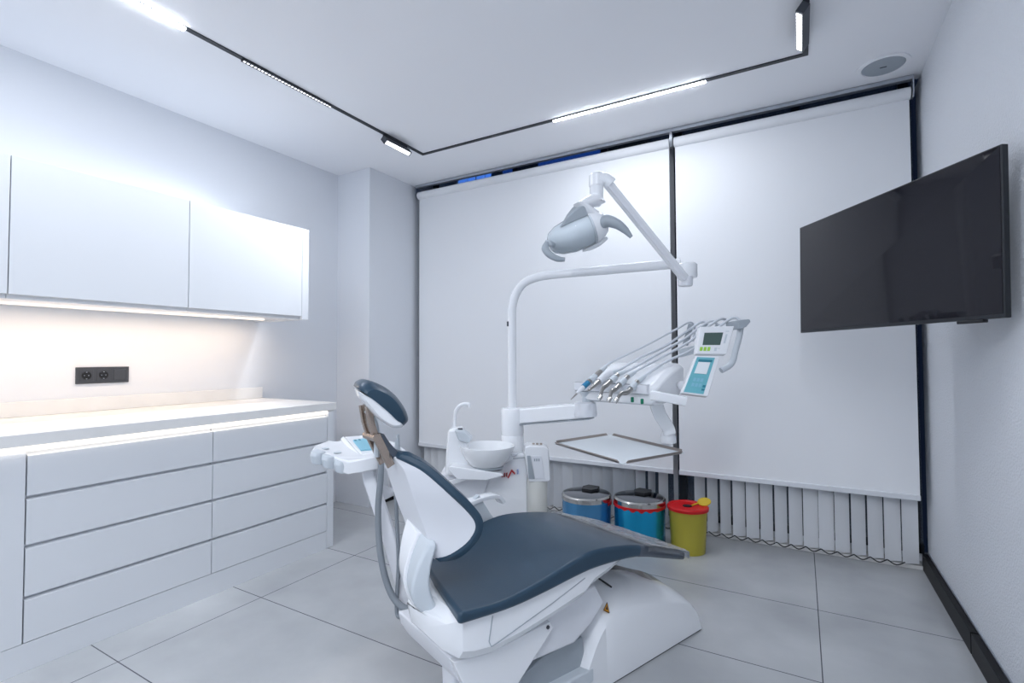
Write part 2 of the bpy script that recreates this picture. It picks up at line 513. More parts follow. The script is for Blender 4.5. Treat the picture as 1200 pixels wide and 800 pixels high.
# ------------------------------------------------------------------ blinds
def roller(label, x0, x1, chain):
    t = thing('roller_blind', label, 'blind', ((x0+x1)/2, 3.47, .41), 0, 'white roller blinds')
    bm = NB(); add_box(bm, x0-.02, x1+.02, 3.44, 3.476, ZC-.026, ZC-.002); obj('head_rail', bm, M['alu'], t, bevel=.003)
    bm = NB(); add_tube(bm, [(x0-.005, 3.475, 2.645), (x1+.005, 3.475, 2.645)], .034, 24); obj('fabric_roll', bm, M['blind'], t)
    for x in (x0-.018, x1+.012):
        bm = NB(); add_prism(bm, [(3.435, 2.706), (3.435, 2.64), (3.452, 2.612), (3.49, 2.612), (3.51, 2.64), (3.51, 2.706)], lambda p, q, s: Vector((s, p, q)), x, x+.006)
        obj('bracket', bm, M['alu'], t)
    bm = NB()
    add_box(bm, x0, x1, 3.4725, 3.4745, .43, 2.62); obj('fabric', bm, M['blind'], t, flat=True)
    bm = NB(); add_box(bm, x0-.002, x1+.002, 3.462, 3.484, .408, .438); obj('bottom_bar', bm, M['bar'], t, bevel=.004)
    if chain:
        bm = NB()
        for dy in (-.012, .012): add_tube(bm, [(x0-.012, 3.475+dy, 2.62), (x0-.012, 3.475+dy, 1.2)], .002, 6)
        obj('chain', bm, M['mid'], t)


roller('left white roller blind, behind the dental lamp', -2.95, -.752, True)
roller('right white roller blind, behind the television', -.712, .548, False)

vb = thing('vertical_blind', 'pale vertical vanes showing below the two roller blinds', 'blind', (-1.2, 3.555, 0))
bm = NB(); add_box(bm, -2.96, .56, 3.535, 3.575, 2.665, 2.698); obj('head_rail', bm, M['alu'], vb)
x = -2.905; k = 0; bottoms = []
while x < .56:
    if x < -.93: a = (56 if k % 3 == 0 else 44) + 6*math.sin(k*1.7)
    elif x < -.60: a = 66 + 8*math.sin(k*2.1)
    elif x < -.38: a = 52
    else: a = max(31, 46 - (x+.38)*30) + 5*math.sin(k*1.3)
    if -.70 < x < -.67: x += .0795; k += 1; continue
    if -.80 < x < -.70: a = 84; xs_ = x; x = -.752
    a = math.radians(a); hwid = .0445
    d = Vector((math.cos(a), math.sin(a), 0)); nn = Vector((-d.y, d.x, 0))
    top, bot = [], []
    for i in range(7):
        s = (i/6-.5)*2
        top.append(Vector((x, 3.555, 0)) + d*hwid*s + nn*.004*(1-s*s))
    bm = NB()
    add_slab(bm, [[p+Z*2.666 for p in top], [p+Z*.035 for p in top]], [[p+Z*2.666+nn*.0012 for p in top], [p+Z*.035+nn*.0012 for p in top]])
    obj('vane', bm, M['vane'], vb)
    bottoms.append((Vector((x, 3.555, .045))-d*hwid*.75, Vector((x, 3.555, .045))+d*hwid*.75))
    if -.753 < x < -.751: x = xs_
    x += .0795; k += 1
bm = NB()
for (a0, b0), (a1, b1) in zip(bottoms, bottoms[1:]):
    m_ = (a0+a1)/2; m_.z = .024
    add_tube(bm, smooth([a0-Vector((0, .004, 0)), m_-Vector((0, .006, 0)), a1-Vector((0, .004, 0))], 4), .0034, 5)
obj('bottom_chain', bm, M['black'], vb)

# ------------------------------------------------------------------ television
tvq = [at(937, 267, 2.57), at(1174, 168, 1.55), at(1178, 372, 1.56), at(938, 390, 2.57)]
tv = thing('television', 'black flat television swung out from the right wall', 'television', tuple((tvq[0]+tvq[2])/2))
bm = NB(); add_quad_box(bm, tvq, 0, .022); obj('back_case', bm, M['tvb'], tv, bevel=.003)
bm = NB(); add_quad_box(bm, sub_quad(tvq, .006, .01, .994, .975), .0015, .004); obj('screen', bm, M['tv'], tv, flat=True)
bm = NB(); add_quad_box(bm, sub_quad(tvq, .84, 1.0, .93, 1.02), 0, .02); obj('sensor', bm, M['black'], tv, bevel=.002)
n = qn(tvq); cc = bil(tvq, .5, .5)
bm = NB(); add_quad_box(bm, sub_quad(tvq, .25, .3, .75, .9), -.02, .05); obj('rear_bulge', bm, M['tvb'], tv, bevel=.01)
bm = NB()
el = cc + n*.05; wp = Vector((XR-.02, cc.y+.05, cc.z))
mid = (el+wp)/2 + Vector((.0, .1, 0))
add_tube(bm, [el, mid], 1, 12, (.025, .012)); add_tube(bm, [mid, wp], 1, 12, (.025, .012))
obj('bracket_arm', bm, M['black'], tv)
bm = NB(); add_box(bm, XR-.02, XR, wp.y-.06, wp.y+.06, wp.z-.12, wp.z+.12); obj('wall_plate', bm, M['black'], tv, bevel=.003)

# ------------------------------------------------------------------ bins and sharps tub
def pedal_bin(label, x, y, mbody, liner, rz):
    R, H = .158, .30
    t = thing('pedal_bin', label, 'bin', (x, y, 0), rz, 'blue pedal bins')
    L = dict(local=True)
    bm = NB(); add_lathe(bm, [(0, .012), (R-.006, .012), (R, .02), (R, H-.035), (0, H-.035)], n=56); obj('body', bm, mbody, t, **L)
    bm = NB(); add_lathe(bm, [(0, 0), (R+.003, 0), (R+.003, .02), (0, .02)], n=48); obj('base_ring', bm, M['black'], t, **L)
    bm = NB(); add_lathe(bm, [(R-.004, H-.036), (R+.003, H-.034), (R+.004, H-.008), (R-.002, H), (R-.012, H+.001), (R-.02, H-.002)], n=56); obj('lid_rim', bm, M['chrome'], t, **L)
    bm = NB(); add_lathe(bm, [(0, H+.011), (.06, H+.010), (R-.03, H+.005), (R-.011, H+.001), (R-.012, H-.012), (0, H-.012)], n=56); obj('lid', bm, M['lid'], t, **L)
    bm = NB()
    add_prism(bm, [(-.058, .06), (-.042, .115), (.042, .115), (.058, .06), (.034, .0), (-.034, .0)], lambda p, q, z: Vector((p, q, z)), H+.004, H+.026); obj('hinge_block', bm, M['black'], t, bevel=.005, **L)
    bm = NB(); add_box(bm, -.03, .03, -R-.045, -R+.01, .008, .02); obj('pedal', bm, M['black'], t, bevel=.004, **L)
    if liner:
        rings = []
        for k in range(57):
            a = liner[0] + (liner[1]-liner[0])*k/56
            w = .012 + .008*math.sin(k*.55)**2 + .004*math.sin(k*1.3)
            c, s = math.cos(a), math.sin(a)
            rings.append([Vector((c*(R+.002), s*(R+.002), H-.034)), Vector((c*(R+.006), s*(R+.006), H-.036)), Vector((c*(R+.006), s*(R+.006), H-.036-w)), Vector((c*(R+.0015), s*(R+.0015), H-.036-w))])
        bm = NB(); add_loft(bm, rings); obj('liner', bm, M['red'], t, **L)
    return t


c1, c2 = at(687, 560, 3.3), at(749, 570, 3.21)
pedal_bin('blue pedal bin farther left, partly behind the dental chair seat', c1.x, c1.y, M['blue2'], (-.1, .75), math.radians(-5))
pedal_bin('blue pedal bin with red liner showing under its lid', c2.x, c2.y, M['blue'], (-2.75, .8), math.radians(-5))
c3 = at(806, 600, 3.1)
sh = thing('sharps_container', 'yellow sharps tub with red lid and open yellow flap', 'container', (c3.x, c3.y, 0))
L = dict(local=True)
bm = NB(); add_lathe(bm, [(0, 0), (.098, 0), (.1, .004), (.113, .262), (0, .262)], n=48); obj('tub', bm, M['yellow'], sh, **L)
bm = NB(); add_lathe(bm, [(.114, .252), (.122, .254), (.123, .27), (.117, .276), (.1, .276), (.095, .272), (0, .272), (0, .262), (.114, .262)], n=48); obj('lid', bm, M['red'], sh, **L)
bm = NB(); add_lathe(bm, [(0, .2722), (.028, .2722), (.028, .275), (0, .275)], (0, -.01, 0), 24); obj('opening', bm, M['black'], sh, **L)
fl = RIGHT*.1 + Vector((0, .02, 0)); ax = (Z*.9 - FWD*.3 - RIGHT*.25).normalized()
bm = NB(); add_lathe(bm, [(0, 0), (.036, 0), (.04, .004), (.04, .009), (.028, .011), (0, .012)], (fl.x, fl.y, .285), 28, ax); obj('flap', bm, M['yellow2'], sh, bevel=.001, **L)
bm = NB(); add_tube(bm, [(fl.x*.75, fl.y, .285), (fl.x*.3, 0, .277)], .005, 8); obj('flap_strap', bm, M['yellow2'], sh, **L)

# ------------------------------------------------------------------ dental chair (local frame: x along the chair towards the feet, -y towards the camera)
A = math.radians(22)
ch = thing('dental_chair', 'reclined dental chair with blue-grey leather cushions on a white base', 'dental chair', (-1.027, 1.19, 0), PI/2-A)
L = dict(local=True)


def S(s, w, z): return Vector((s, -w, z))


def interp(tab, s):
    for (a, va), (b, vb_) in zip(tab, tab[1:]):
        if s <= b:
            t = (s-a)/(b-a) if b > a else 0
            t = max(0, min(1, t)); t = t*t*(3-2*t)*.35 + t*.65
            return va + (vb_-va)*t
    return tab[-1][1]


def spl(tab, n=10):
    p = smooth([(a, b, 0) for a, b in tab], n)
    return [(q.x, q.y) for q in p]


TOP = spl([(-.02, .523), (0, .522), (.09, .512), (.17, .511), (.3, .527), (.45, .554), (.55, .557), (.7, .535), (.8, .51), (.95, .46), (1.13, .399)])
BOT = spl([(-.02, .484), (0, .484), (.17, .474), (.3, .479), (.45, .492), (.55, .495), (.7, .485), (.8, .467), (.95, .422), (1.13, .370)])
HWS = .252


def pad_grid(s0f, s1f, hwf, ns, nw, dz=0, tab=TOP, dish=.0):
    rows = []
    for i in range(ns+1):
        row = []
        for j in range(nw+1):
            q = j/nw*2-1
            t = i/ns
            s = s0f(q)*(1-t) + s1f(q)*t
            w = hwf(t)*q
            d = dish*(1-q*q)*math.sin(PI*min(1, max(0, s/.62)))
            row.append(S(s, w, interp(tab, s)+dz-d))
        rows.append(row)
    return rows


rear = lambda q: .065*(1-q) if q > 0 else .065+.075*abs(q)
bm = NB()
add_slab(bm, pad_grid(rear, lambda q: .80, lambda t: HWS, 30, 14, dish=.016), pad_grid(rear, lambda q: .80, lambda t: HWS-.006, 30, 14, tab=BOT))
obj('seat_cushion', bm, M['leather'], ch, bevel=.017, seg=4, limit=50, **L)
bm = NB()
endf = lambda q: 1.112 - .07*abs(q)**4
add_slab(bm, pad_grid(lambda q: .755, endf, lambda t: HWS-.004*t, 16, 14), pad_grid(lambda q: .755, endf, lambda t: HWS-.004-.004*t, 16, 14, tab=BOT))
lg = obj('leg_cushion', bm, M['leather2'], ch, bevel=.012, seg=3, limit=50, **L)
# clear wrap over the leg cushion
bm = NB()
rows = pad_grid(lambda q: .800, lambda q: 1.128 - .07*abs(q)**4, lambda t: HWS+.006, 22, 20, dz=.0045)
for r in rows:
    for p in r: p.z += .0016*math.sin(p.x*41+p.y*17)*math.sin(p.y*53-p.x*13) + .002
for p in rows[0]: p.z -= .0055
for r in rows:
    r.insert(0, r[0]+Vector((0, 0, -.02))); r.append(r[-1]+Vector((0, 0, -.02)))
rows.append([p+Vector((.002, 0, -.03)) for p in rows[-1]])
add_grid(bm, rows); wr = obj('plastic_wrap', bm, M['wrap'], ch, **L); wr['label'] = 'clear crinkled plastic wrap over the leg cushion'

# white tub under the seat
bm = NB(); rings = []
for s, hw_, zl in ((-.03, .05, .455), (-.018, .12, .41), (-.0, .185, .388), (.03, .222, .370), (.066, .228, .362), (.136, .228, .353), (.24, .228, .36), (.343, .228, .374), (.502, .228, .40), (.552, .226, .427), (.643, .224, .446), (.72, .22, .468)):
    zt = interp(BOT, s)+.006 if s > .02 else .472
    zm = min(zl+.028, zt-.002)
    fw = min(hw_, interp([(-.03, -.01), (0, .04), (.03, .07), (.07, .11), (.14, .19), (.24, .228), (.8, .228)], s))
    rings.append([S(s, hw_-.012, zt), S(s, hw_, zt-.006), S(s, hw_, zm), S(s, hw_-.02, zl), S(s, -fw+.02, zl), S(s, -fw, zm), S(s, -fw, zt-.006), S(s, -fw+.012, zt)])
add_loft(bm, rings); obj('seat_shell', bm, M['white'], ch, bevel=.006, seg=2, limit=30, **L)
# side panel seam on the shell
seam = NB()
add_tube(seam, [S(.125, .2295, .467), S(.112, .2295, .4), S(.12, .2295, .383), S(.14, .2295, .386), S(.36, .2295, .434), S(.5, .2295, .47)], .0014, 6)
obj('panel_seam', seam, M['mid'], ch, **L)
# lift arm beneath
arm = [(.02, .362), (.03, .32), (.062, .268), (.16, .225), (.25, .203), (.299, .236), (.513, .226), (.60, .265), (.665, .318), (.62, .39), (.5, .39), (.34, .365), (.136, .346)]
bm = NB(); add_prism(bm, arm, lambda p, q, t: S(p, t, q), .165, -.165); obj('lift_arm', bm, M['white2'], ch, bevel=.008, limit=20, **L)
bm = NB(); add_prism(bm, [(.022, .356), (.06, .272), (.16, .225), (.245, .200), (.40, .325), (.385, .348), (.14, .338)], lambda p, q, t: S(p, t, q), .186, .155); obj('lift_arm_cover', bm, M['white'], ch, bevel=.004, limit=20, **L)
bm = NB(); add_lathe(bm, [(0, 0), (.006, 0), (.006, .004), (0, .004)], S(.372, .186, .336), 12, (0, -1, 0)); obj('screw', bm, M['anth'], ch, **L)
# scissor mechanism and floor plates
bm = NB()
add_prism(bm, [(.2, .05), (.62, .07), (.6, .2), (.42, .2), (.3, .16)], lambda p, q, t: S(p, t, q), .12, -.12); obj('mechanism', bm, M['mid'], ch, bevel=.006, limit=20, **L)
bm = NB(); add_prism(bm, [(.12, 0), (.75, 0), (.75, .05), (.14, .055)], lambda p, q, t: S(p, t, q), .14, -.14); obj('floor_plate', bm, M['pale'], ch, bevel=.008, limit=20, **L)
bm = NB(); add_prism(bm, [(.24, .05), (.62, .05), (.62, .1), (.3, .105)], lambda p, q, t: S(p, t, q), .155, -.155); obj('step_plate', bm, M['pale'], ch, bevel=.008, limit=20, **L)
bm = NB(); add_prism(bm, [(.08, .0), (.14, .0), (.18, .2), (.14, .27), (.07, .30)], lambda p, q, t: S(p, t, q), .1, .03); obj('rear_foot', bm, M['white2'], ch, bevel=.012, limit=20, **L)
# base cover
ARC = spl([(.55, .012), (.58, .08), (.64, .18), (.70, .235), (.78, .250), (.9, .236), (1.05, .2), (1.2, .153), (1.27, .1), (1.31, .012)])
CEN = spl([(.545, .013), (.575, .11), (.63, .25), (.69, .325), (.78, .352), (.9, .332), (1.08, .258), (1.2, .195), (1.28, .12), (1.325, .012)])
bm = NB(); rings = []
for i in range(len(ARC)):
    sa, za = ARC[i]; sc, zc = CEN[i]
    za = max(za, .012); zc = max(zc, za+.0005)
    rings.append([S(sa-.0, .153, .006), S(sa, .152, za-.012 if za > .03 else za*.5), S(sa, .142, za), S((sa+sc)/2, .085, za+(zc-za)*.72), S(sc, 0, zc), S((sa+sc)/2, -.085, za+(zc-za)*.72),
                  S(sa, -.142, za), S(sa, -.152, za-.012 if za > .03 else za*.5), S(sa, -.153, .006)])
add_loft(bm, rings)
bc = obj('base_cover', bm, M['white'], ch, bevel=.005, limit=45, **L)
bm = NB(); add_prism(bm, [(.555, 0), (1.3, 0), (1.3, .007), (.555, .007)], lambda p, q, t: S(p, t, q), .15, -.15); obj('base_gasket', bm, M['black'], ch, **L)
# plastic sheet lying over the top of the base cover
bm = NB(); rows = []
for i in range(14):
    s = .70+.5*i/13
    zc = interp(CEN, s); za = interp(ARC, s)
    rows.append([S(s, w, (zc - abs(w)/.142*(zc-za)*.9) + .006 + .002*math.sin(s*30+w*20)) for w in (-.13, -.1, -.05, 0, .05, .085)])
add_grid(bm, rows); o = obj('plastic_sheet', bm, M['wrap2'], ch, **L); o['label'] = 'greyish clear sheet over the top of the base cover'
bm = NB(); add_tube(bm, [S(.735, .045, .357), S(.775, .105, .318)], 1, 8, (.003, .003)); obj('slot', bm, M['black'], ch, **L)
# warning sticker
bm = NB()
pts = [S(.696, .132, .266), S(.722, .125, .283), S(.716, .141, .253)]
add_loft(bm, [pts, [p+Vector((0, -0.0022, 0.0029)) for p in pts]]); st = obj('warning_sticker', bm, M['orange'], ch, flat=True, **L); st['label'] = 'orange and black triangular warning sticker'
ce = (pts[0]+pts[1]+pts[2])/3
bm = NB(); q = [ce+(p-ce)*.42+Vector((0, -0.0029, 0.0038)) for p in pts]; add_loft(bm, [q, [p+Vector((0, 0.0006, -0.0008)) for p in q]]); obj('warning_mark', bm, M['black'], st, flat=True, **L)
bm = NB()
for a, b in ((0, 1), (1, 2), (2, 0)): add_tube(bm, [pts[a]+Vector((0, -0.0018, 0.0024)), pts[b]+Vector((0, -0.0018, 0.0024))], .0013, 5)
obj('warning_border', bm, M['black'], st, **L)

# hinge cover: a curved white arm between the back shell and the tub
NR = smooth([(-.0, .66, 0), (-.038, .60, 0), (-.058, .54, 0), (-.045, .49, 0), (-.005, .445, 0), (.04, .395, 0)], 5)
NFR = smooth([(.02, .655, 0), (.0, .59, 0), (-.004, .54, 0), (.01, .49, 0), (.035, .45, 0), (.06, .405, 0)], 5)
FRR = smooth([(-.005, .70, 0), (-.022, .64, 0), (-.030, .565, 0), (-.013, .50, 0), (.017, .44, 0), (.067, .366, 0)], 5)
bm = NB()
add_loft(bm, [[S(f.x, .105, f.y), S(r.x, .09, r.y), S(a.x+.004, -.045, a.y), S(a.x+.05, -.045, a.y+.01)] for f, r, a in zip(NFR, NR, FRR)])
obj('hinge_cover', bm, M['pale'], ch, bevel=.012, seg=3, limit=40, **L)
bm = NB()
add_loft(bm, [[S(r.x*.6+a.x*.4+.01, .04, r.y*.6+a.y*.4), S(r.x*.6+a.x*.4-.008, .035, r.y*.6+a.y*.4), S(a.x-.004, -.04, a.y), S(a.x+.02, -.05, a.y)] for r, a in zip(NR, FRR)])
obj('hinge_spine', bm, M['white'], ch, bevel=.005, seg=2, limit=40, **L)
bm = NB(); add_prism(bm, [(.035, .475), (.065, .44), (.055, .432), (.025, .465)], lambda p, q, t: S(p, t, q), .135, .05); obj('hinge_gap_shade', bm, M['black'], ch, bevel=.004, **L)  # black block stands in for the shade in the recess between hinge and tub

# backrest
BK = [(.03, .600, .085, .022, .598), (.055, .625, .135, .016, .625), (.082, .655, .164, .007, .655), (.1, .69, .184, -.004, .69), (.1, .722, .191, -.016, .72),
      (.078, .757, .187, -.03, .757), (.03, .81, .17, -.048, .81), (-.026, .872, .122, -.07, .872), (-.06, .898, .085, -.08, .895), (-.082, .912, .055, -.088, .908)]
c1_ = smooth([(b[0], b[1], b[2]) for b in BK], 4); c2_ = smooth([(b[3], b[4], 0) for b in BK], 4)
bm = NB(); rings = []
for f, r in zip(c1_, c2_):
    q = min(.07, f.z*.6)
    rings.append([S(f.x, f.z, f.y), S(r.x, q, r.y), S(r.x, -q, r.y), S(f.x, -f.z, f.y)])
add_loft(bm, rings)
obj('back_shell', bm, M['white2'], ch, bevel=.007, seg=3, limit=24, **L)
bm = NB(); rings = []
for i, f in enumerate(c1_):
    a = c1_[max(i-1, 0)]; b = c1_[min(i+1, len(c1_)-1)]
    tx, tz = b.x-a.x, b.y-a.y; l = math.hypot(tx, tz); nx, nz = tz/l, -tx/l
    t = i/(len(c1_)-1); th = .024*min(1, .45+t*6, .6+(1-t)*5)
    h = f.z
    def Q(k, w): return S(f.x+nx*k, w, f.y+nz*k)
    rings.append([Q(-.005, h-.004), Q(.0, h+.004), Q(th*.7, h+.006), Q(th*1.15, h*.82), Q(th*.95, h*.3), Q(th*.95, -h*.3), Q(th*1.15, -h*.82), Q(th*.7, -h-.006), Q(0, -h-.004), Q(-.005, -h+.004)])
add_loft(bm, rings)
obj('back_cushion', bm, M['leather'], ch, bevel=.007, seg=3, limit=35, **L)
# neck piece and metal link
bm = NB(); add_tube(bm, smooth([S(-.062, 0, .90), S(-.082, 0, .918), S(-.103, 0, .945), S(-.118, .0, .972)], 6), [1.25, 1., .8], 12, (.012, .034), up=(1, 0, 0)); obj('neck_pad', bm, M['leather2'], ch, **L)
for wv in (.028, -.028):
    bm = NB(); add_tube(bm, [S(-.092, wv, .884), S(-.118, wv, .937), S(-.138, wv, .977)], 1, 10, (.012, .006), up=(1, 0, 0)); obj('neck_link', bm, M['bronze'], ch, **L)
    bm = NB(); add_tube(bm, [S(-.137, wv*.8, .972), S(-.150, wv*.8, 1.012), S(-.158, wv*.8, 1.060)], 1, 10, (.010, .006), up=(1, 0, 0)); obj('headrest_link', bm, M['bronze'], ch, **L)
bm = NB(); add_lathe(bm, [(0, -.04), (.012, -.04), (.012, .04), (0, .04)], S(-.139, 0, .97), 16, (0, 1, 0)); obj('neck_knob', bm, M['bronze'], ch, **L)
bm = NB(); add_tube(bm, smooth([S(-.115, -.02, .905), S(-.115, -.02, .98), S(-.128, -.02, 1.02), S(-.15, -.02, 1.045)], 5), .009, 8); obj('lock_lever', bm, M['pale'], ch, **L)
# headrest
up_ = spl([(-.200, 1.118), (-.193, 1.130), (-.170, 1.136), (-.127, 1.120), (-.089, 1.092), (-.058, 1.051), (-.048, 1.019), (-.062, 1.003)], 4)
lo_ = spl([(-.2, 1.112), (-.195, 1.100), (-.19, 1.088), (-.17, 1.063), (-.14, 1.03), (-.101, 1.002), (-.072, .998), (-.064, 1.004)], 4)
bd = [(-.078, 1.012), (-.117, 1.050), (-.158, 1.085)]
bd2 = [(-.085, 1.022), (-.122, 1.058), (-.16, 1.091)]
E1 = (-.27, .963)                                   # the headrest is swivelled slightly towards the room


def hr(pts, t, k0, add):
    k = 1 - k0*(abs(t)/.1)**5
    return [S(-.125+(s+.125)*k+E1[0]*t, .03+E1[1]*t, 1.06+(z-1.06)*k) for s, z in pts+add]


ws = [-.1, -.095, -.08, -.05, 0, .05, .08, .095, .1]
bm = NB(); add_loft(bm, [hr(up_, w, .30, bd) for w in ws]); obj('headrest_cushion', bm, M['leather'], ch, bevel=.008, seg=3, limit=40, **L)
bm = NB(); add_loft(bm, [hr(lo_, w*.97, .28, bd2) for w in ws]); obj('headrest_shell', bm, M['white'], ch, bevel=.005, seg=2, limit=30, **L)
# far armrest
bm = NB(); add_tube(bm, smooth([S(.30, -.29, .603), S(.40, -.29, .623), S(.47, -.29, .629), S(.52, -.29, .622), S(.545, -.29, .596)], 6), 1, 12, (.009, .026), up=(0, 0, 1)); obj('armrest', bm, M['white'], ch, **L)
bm = NB(); add_tube(bm, [S(.40, -.285, .63), S(.46, -.285, .54), S(.53, -.27, .45)], 1, 12, (.03, .012), up=(1, 0, 0)); obj('armrest_post', bm, M['pale'], ch, **L)

# ------------------------------------------------------------------ dental unit (spittoon, column, bottle)
un = thing('dental_unit', 'white spittoon unit with round bowl and column behind the chair', 'dental unit', tuple(P(-.08, 2.5, 0)))
bm = NB()
add_prism(bm, [(-.22, 0), (.075, 0), (.072, .71), (.05, .735), (-.0, .725), (-.1, .655), (-.17, .60), (-.2, .50)], lambda p, q, f: P(p, f, q), 2.42, 2.72)
bd = obj('body', bm, M['white'], un, bevel=.012, seg=3, limit=25)
bm = NB()
add_prism(bm, [(-.37, .50), (-.36, .62), (-.33, .645), (-.2, .665), (-.02, .735), (.03, .735), (-.1, .65), (-.14, .52)], lambda p, q, f: P(p, f, q), 2.40, 2.66)
obj('shoulder', bm, M['white2'], un, bevel=.012, seg=3, limit=25)
bm = NB(); add_prism(bm, [(-.36, .10), (-.36, .53), (-.10, .60), (-.10, .05)], lambda p, q, f: P(p, f, q), 2.46, 2.68); obj('lower_housing', bm, M['white2'], un, bevel=.015, seg=3, limit=25)
bm = NB(); add_tube(bm, smooth([P(-.37, 2.39, .585), P(-.25, 2.385, .62), P(-.12, 2.385, .67), P(.0, 2.385, .725)], 6), 1, 12, (.012, .02)); obj('shoulder_trim', bm, M['white'], un)
bm = NB(); add_tube(bm, [P(-.085, 2.4185, .652), P(.0, 2.4185, .708), P(.066, 2.4185, .715)], .0016, 6); obj('seam', bm, M['mid'], un)
# tower and filler
bm = NB()
rings = []
for z, x0, x1 in ((.64, -.318, -.19), (.76, -.312, -.205), (.84, -.305, -.225), (.862, -.298, -.235)):
    rings.append([P(x0, 2.36, z), P(x1, 2.36, z), P(x1, 2.46, z), P(x0, 2.46, z)])
add_loft(bm, rings); obj('tower', bm, M['white'], un, bevel=.018, seg=3)
bm = NB(); add_prism(bm, [(-.27, .86), (-.225, .855), (-.185, .823), (-.2, .80), (-.25, .81)], lambda p, q, f: P(p, f, q), 2.33, 2.40); gl_ = obj('cup_rest', bm, M['pale'], un, bevel=.008)
bm = NB(); add_lathe(bm, [(0, 0), (.012, 0), (.012, .006), (0, .007)], P(-.245, 2.37, .856), 16); obj('sensor_eye', bm, M['anth'], gl_)
pt = at
bm = NB(); add_tube(bm, smooth([pt(533, 500, 2.42), pt(533, 487, 2.42), pt(536, 478, 2.42), pt(542, 473.5, 2.42), pt(549, 473.5, 2.42), pt(549.5, 477, 2.42)], 6), .0085, 10); obj('filler_spout', bm, M['white'], un)
# bowl shelf and bowl
bm = NB(); add_prism(bm, [(-.29, .685), (-.29, .70), (-.28, .705), (-.05, .672), (-.04, .66), (-.12, .64), (-.25, .645)], lambda p, q, f: P(p, f, q), 2.28, 2.50); obj('bowl_shelf', bm, M['white'], un, bevel=.012, seg=3, limit=25)
bc_ = P(-.118, 2.36, .690)
prof = [(0, .0), (.07, .0), (.082, .006), (.106, .038), (.122, .07), (.1275, .088), (.128, .094), (.124, .095), (.118, .088), (.1, .05), (.07, .022), (0, .016)]
bm = NB(); add_lathe(bm, prof, bc_, 56); bw = obj('bowl', bm, M['porc'], un)
bm = NB(); add_lathe(bm, [(0, -.008), (.076, -.008), (.078, .002), (0, .002)], bc_, 40); obj('bowl_seal', bm, M['mid'], bw)
bm = NB(); add_lathe(bm, [(0, .017), (.02, .0175), (.02, .022), (0, .022)], bc_, 20); obj('drain', bm, M['chrome'], bw)
# column
bm = NB(); add_lathe(bm, [(0, .62), (.056, .62), (.056, .808), (.0545, .811), (.056, .814), (.055, .935), (.05, .943), (0, .943)], P(0, 2.5, 0), 36); obj('column', bm, M['white'], un)
# bottle and its holder
bm = NB()
add_prism(bm, [(.055, .745), (.06, .775), (.08, .782), (.15, .778), (.17, .765), (.178, .62), (.165, .612), (.075, .612)], lambda p, q, f: P(p, f, q), 2.36, 2.46); bh = obj('bottle_holder', bm, M['white'], un, bevel=.012, seg=3, limit=25)
bm = NB(); add_prism(bm, [(.085, .735), (.135, .735), (.15, .628), (.105, .628)], lambda p, q, f: P(p, f, q), 2.354, 2.361); obj('clip', bm, M['white2'], bh, bevel=.002)
bm = NB(); add_prism(bm, [(.068, .735), (.083, .735), (.103, .628), (.075, .628)], lambda p, q, f: P(p, f, q), 2.355, 2.361); obj('recess', bm, M['mid'], bh)
bm = NB()
for i in range(3): add_box(bm, .10+i*.01, .106+i*.01, 0, .001, .71, .722, Matrix(((cyw, -syw, 0, 0), (syw, cyw, 0, 0), (0, 0, 1, 0), (0, 0, 0, 1))) @ Matrix.Translation((0, 2.3525, 0)))
obj('print_mark', bm, M['mid'], bh)
bm = NB(); add_lathe(bm, [(0, .3), (.044, .3), (.047, .31), (.047, .44), (.0445, .444), (.0445, .455), (.047, .459), (.0475, .6), (.047, .615), (0, .615)], P(.118, 2.41, 0), 36); obj('bottle', bm, M['bottle'], un)
bm = NB(); add_lathe(bm, [(.045, .443), (.0478, .445), (.0478, .455), (.045, .457)], P(.118, 2.41, 0), 36); obj('bottle_band', bm, M['mid'], un)
# little knobs on the holder
bm = NB()
for i in range(3): add_lathe(bm, [(0, .778), (.006, .778), (.006, .786), (0, .787)], P(.10+i*.018, 2.4, 0), 12)
obj('knob', bm, M['bronze'], bh)
# maker's mark
lg = NB()
q = [at(587, 552, 2.385), at(608, 549, 2.385), at(608, 558.5, 2.385), at(587, 561, 2.385)]


def stroke(bm, q, pts, w):
    n = qn(q)
    for (a, b) in zip(pts, pts[1:]):
        pa, pb = bil(q, *a), bil(q, *b); d = (pb-pa).normalized(); s = d.cross(n)*w
        add_loft(bm, [[pa-s-n*.0006, pb-s-n*.0006, pb+s-n*.0006, pa+s-n*.0006], [pa-s+n*.02, pb-s+n*.02, pb+s+n*.02, pa+s+n*.02]])


for uu in (.08, .2, .33):
    stroke(lg, q, [(uu-.04, .42), (uu+.03, .4), (uu+.03, .78), (uu-.04, .8), (uu-.04, .6), (uu+.03, .58)], .0005)
stroke(lg, q, [(.40, 1.0), (.60, .12), (.78, .62)], .0026)
mk = obj('maker_mark', lg, M['logo'], bd, flat=True); mk['label'] = 'small red lettering mark on the white body'
bm = NB(); stroke(bm, q, [(.98, .15), (.9, .2), (.9, .4), (.98, .42), (.98, .62), (.9, .65)], .0012); obj('maker_mark_tail', bm, M['logob'], bd, flat=True)

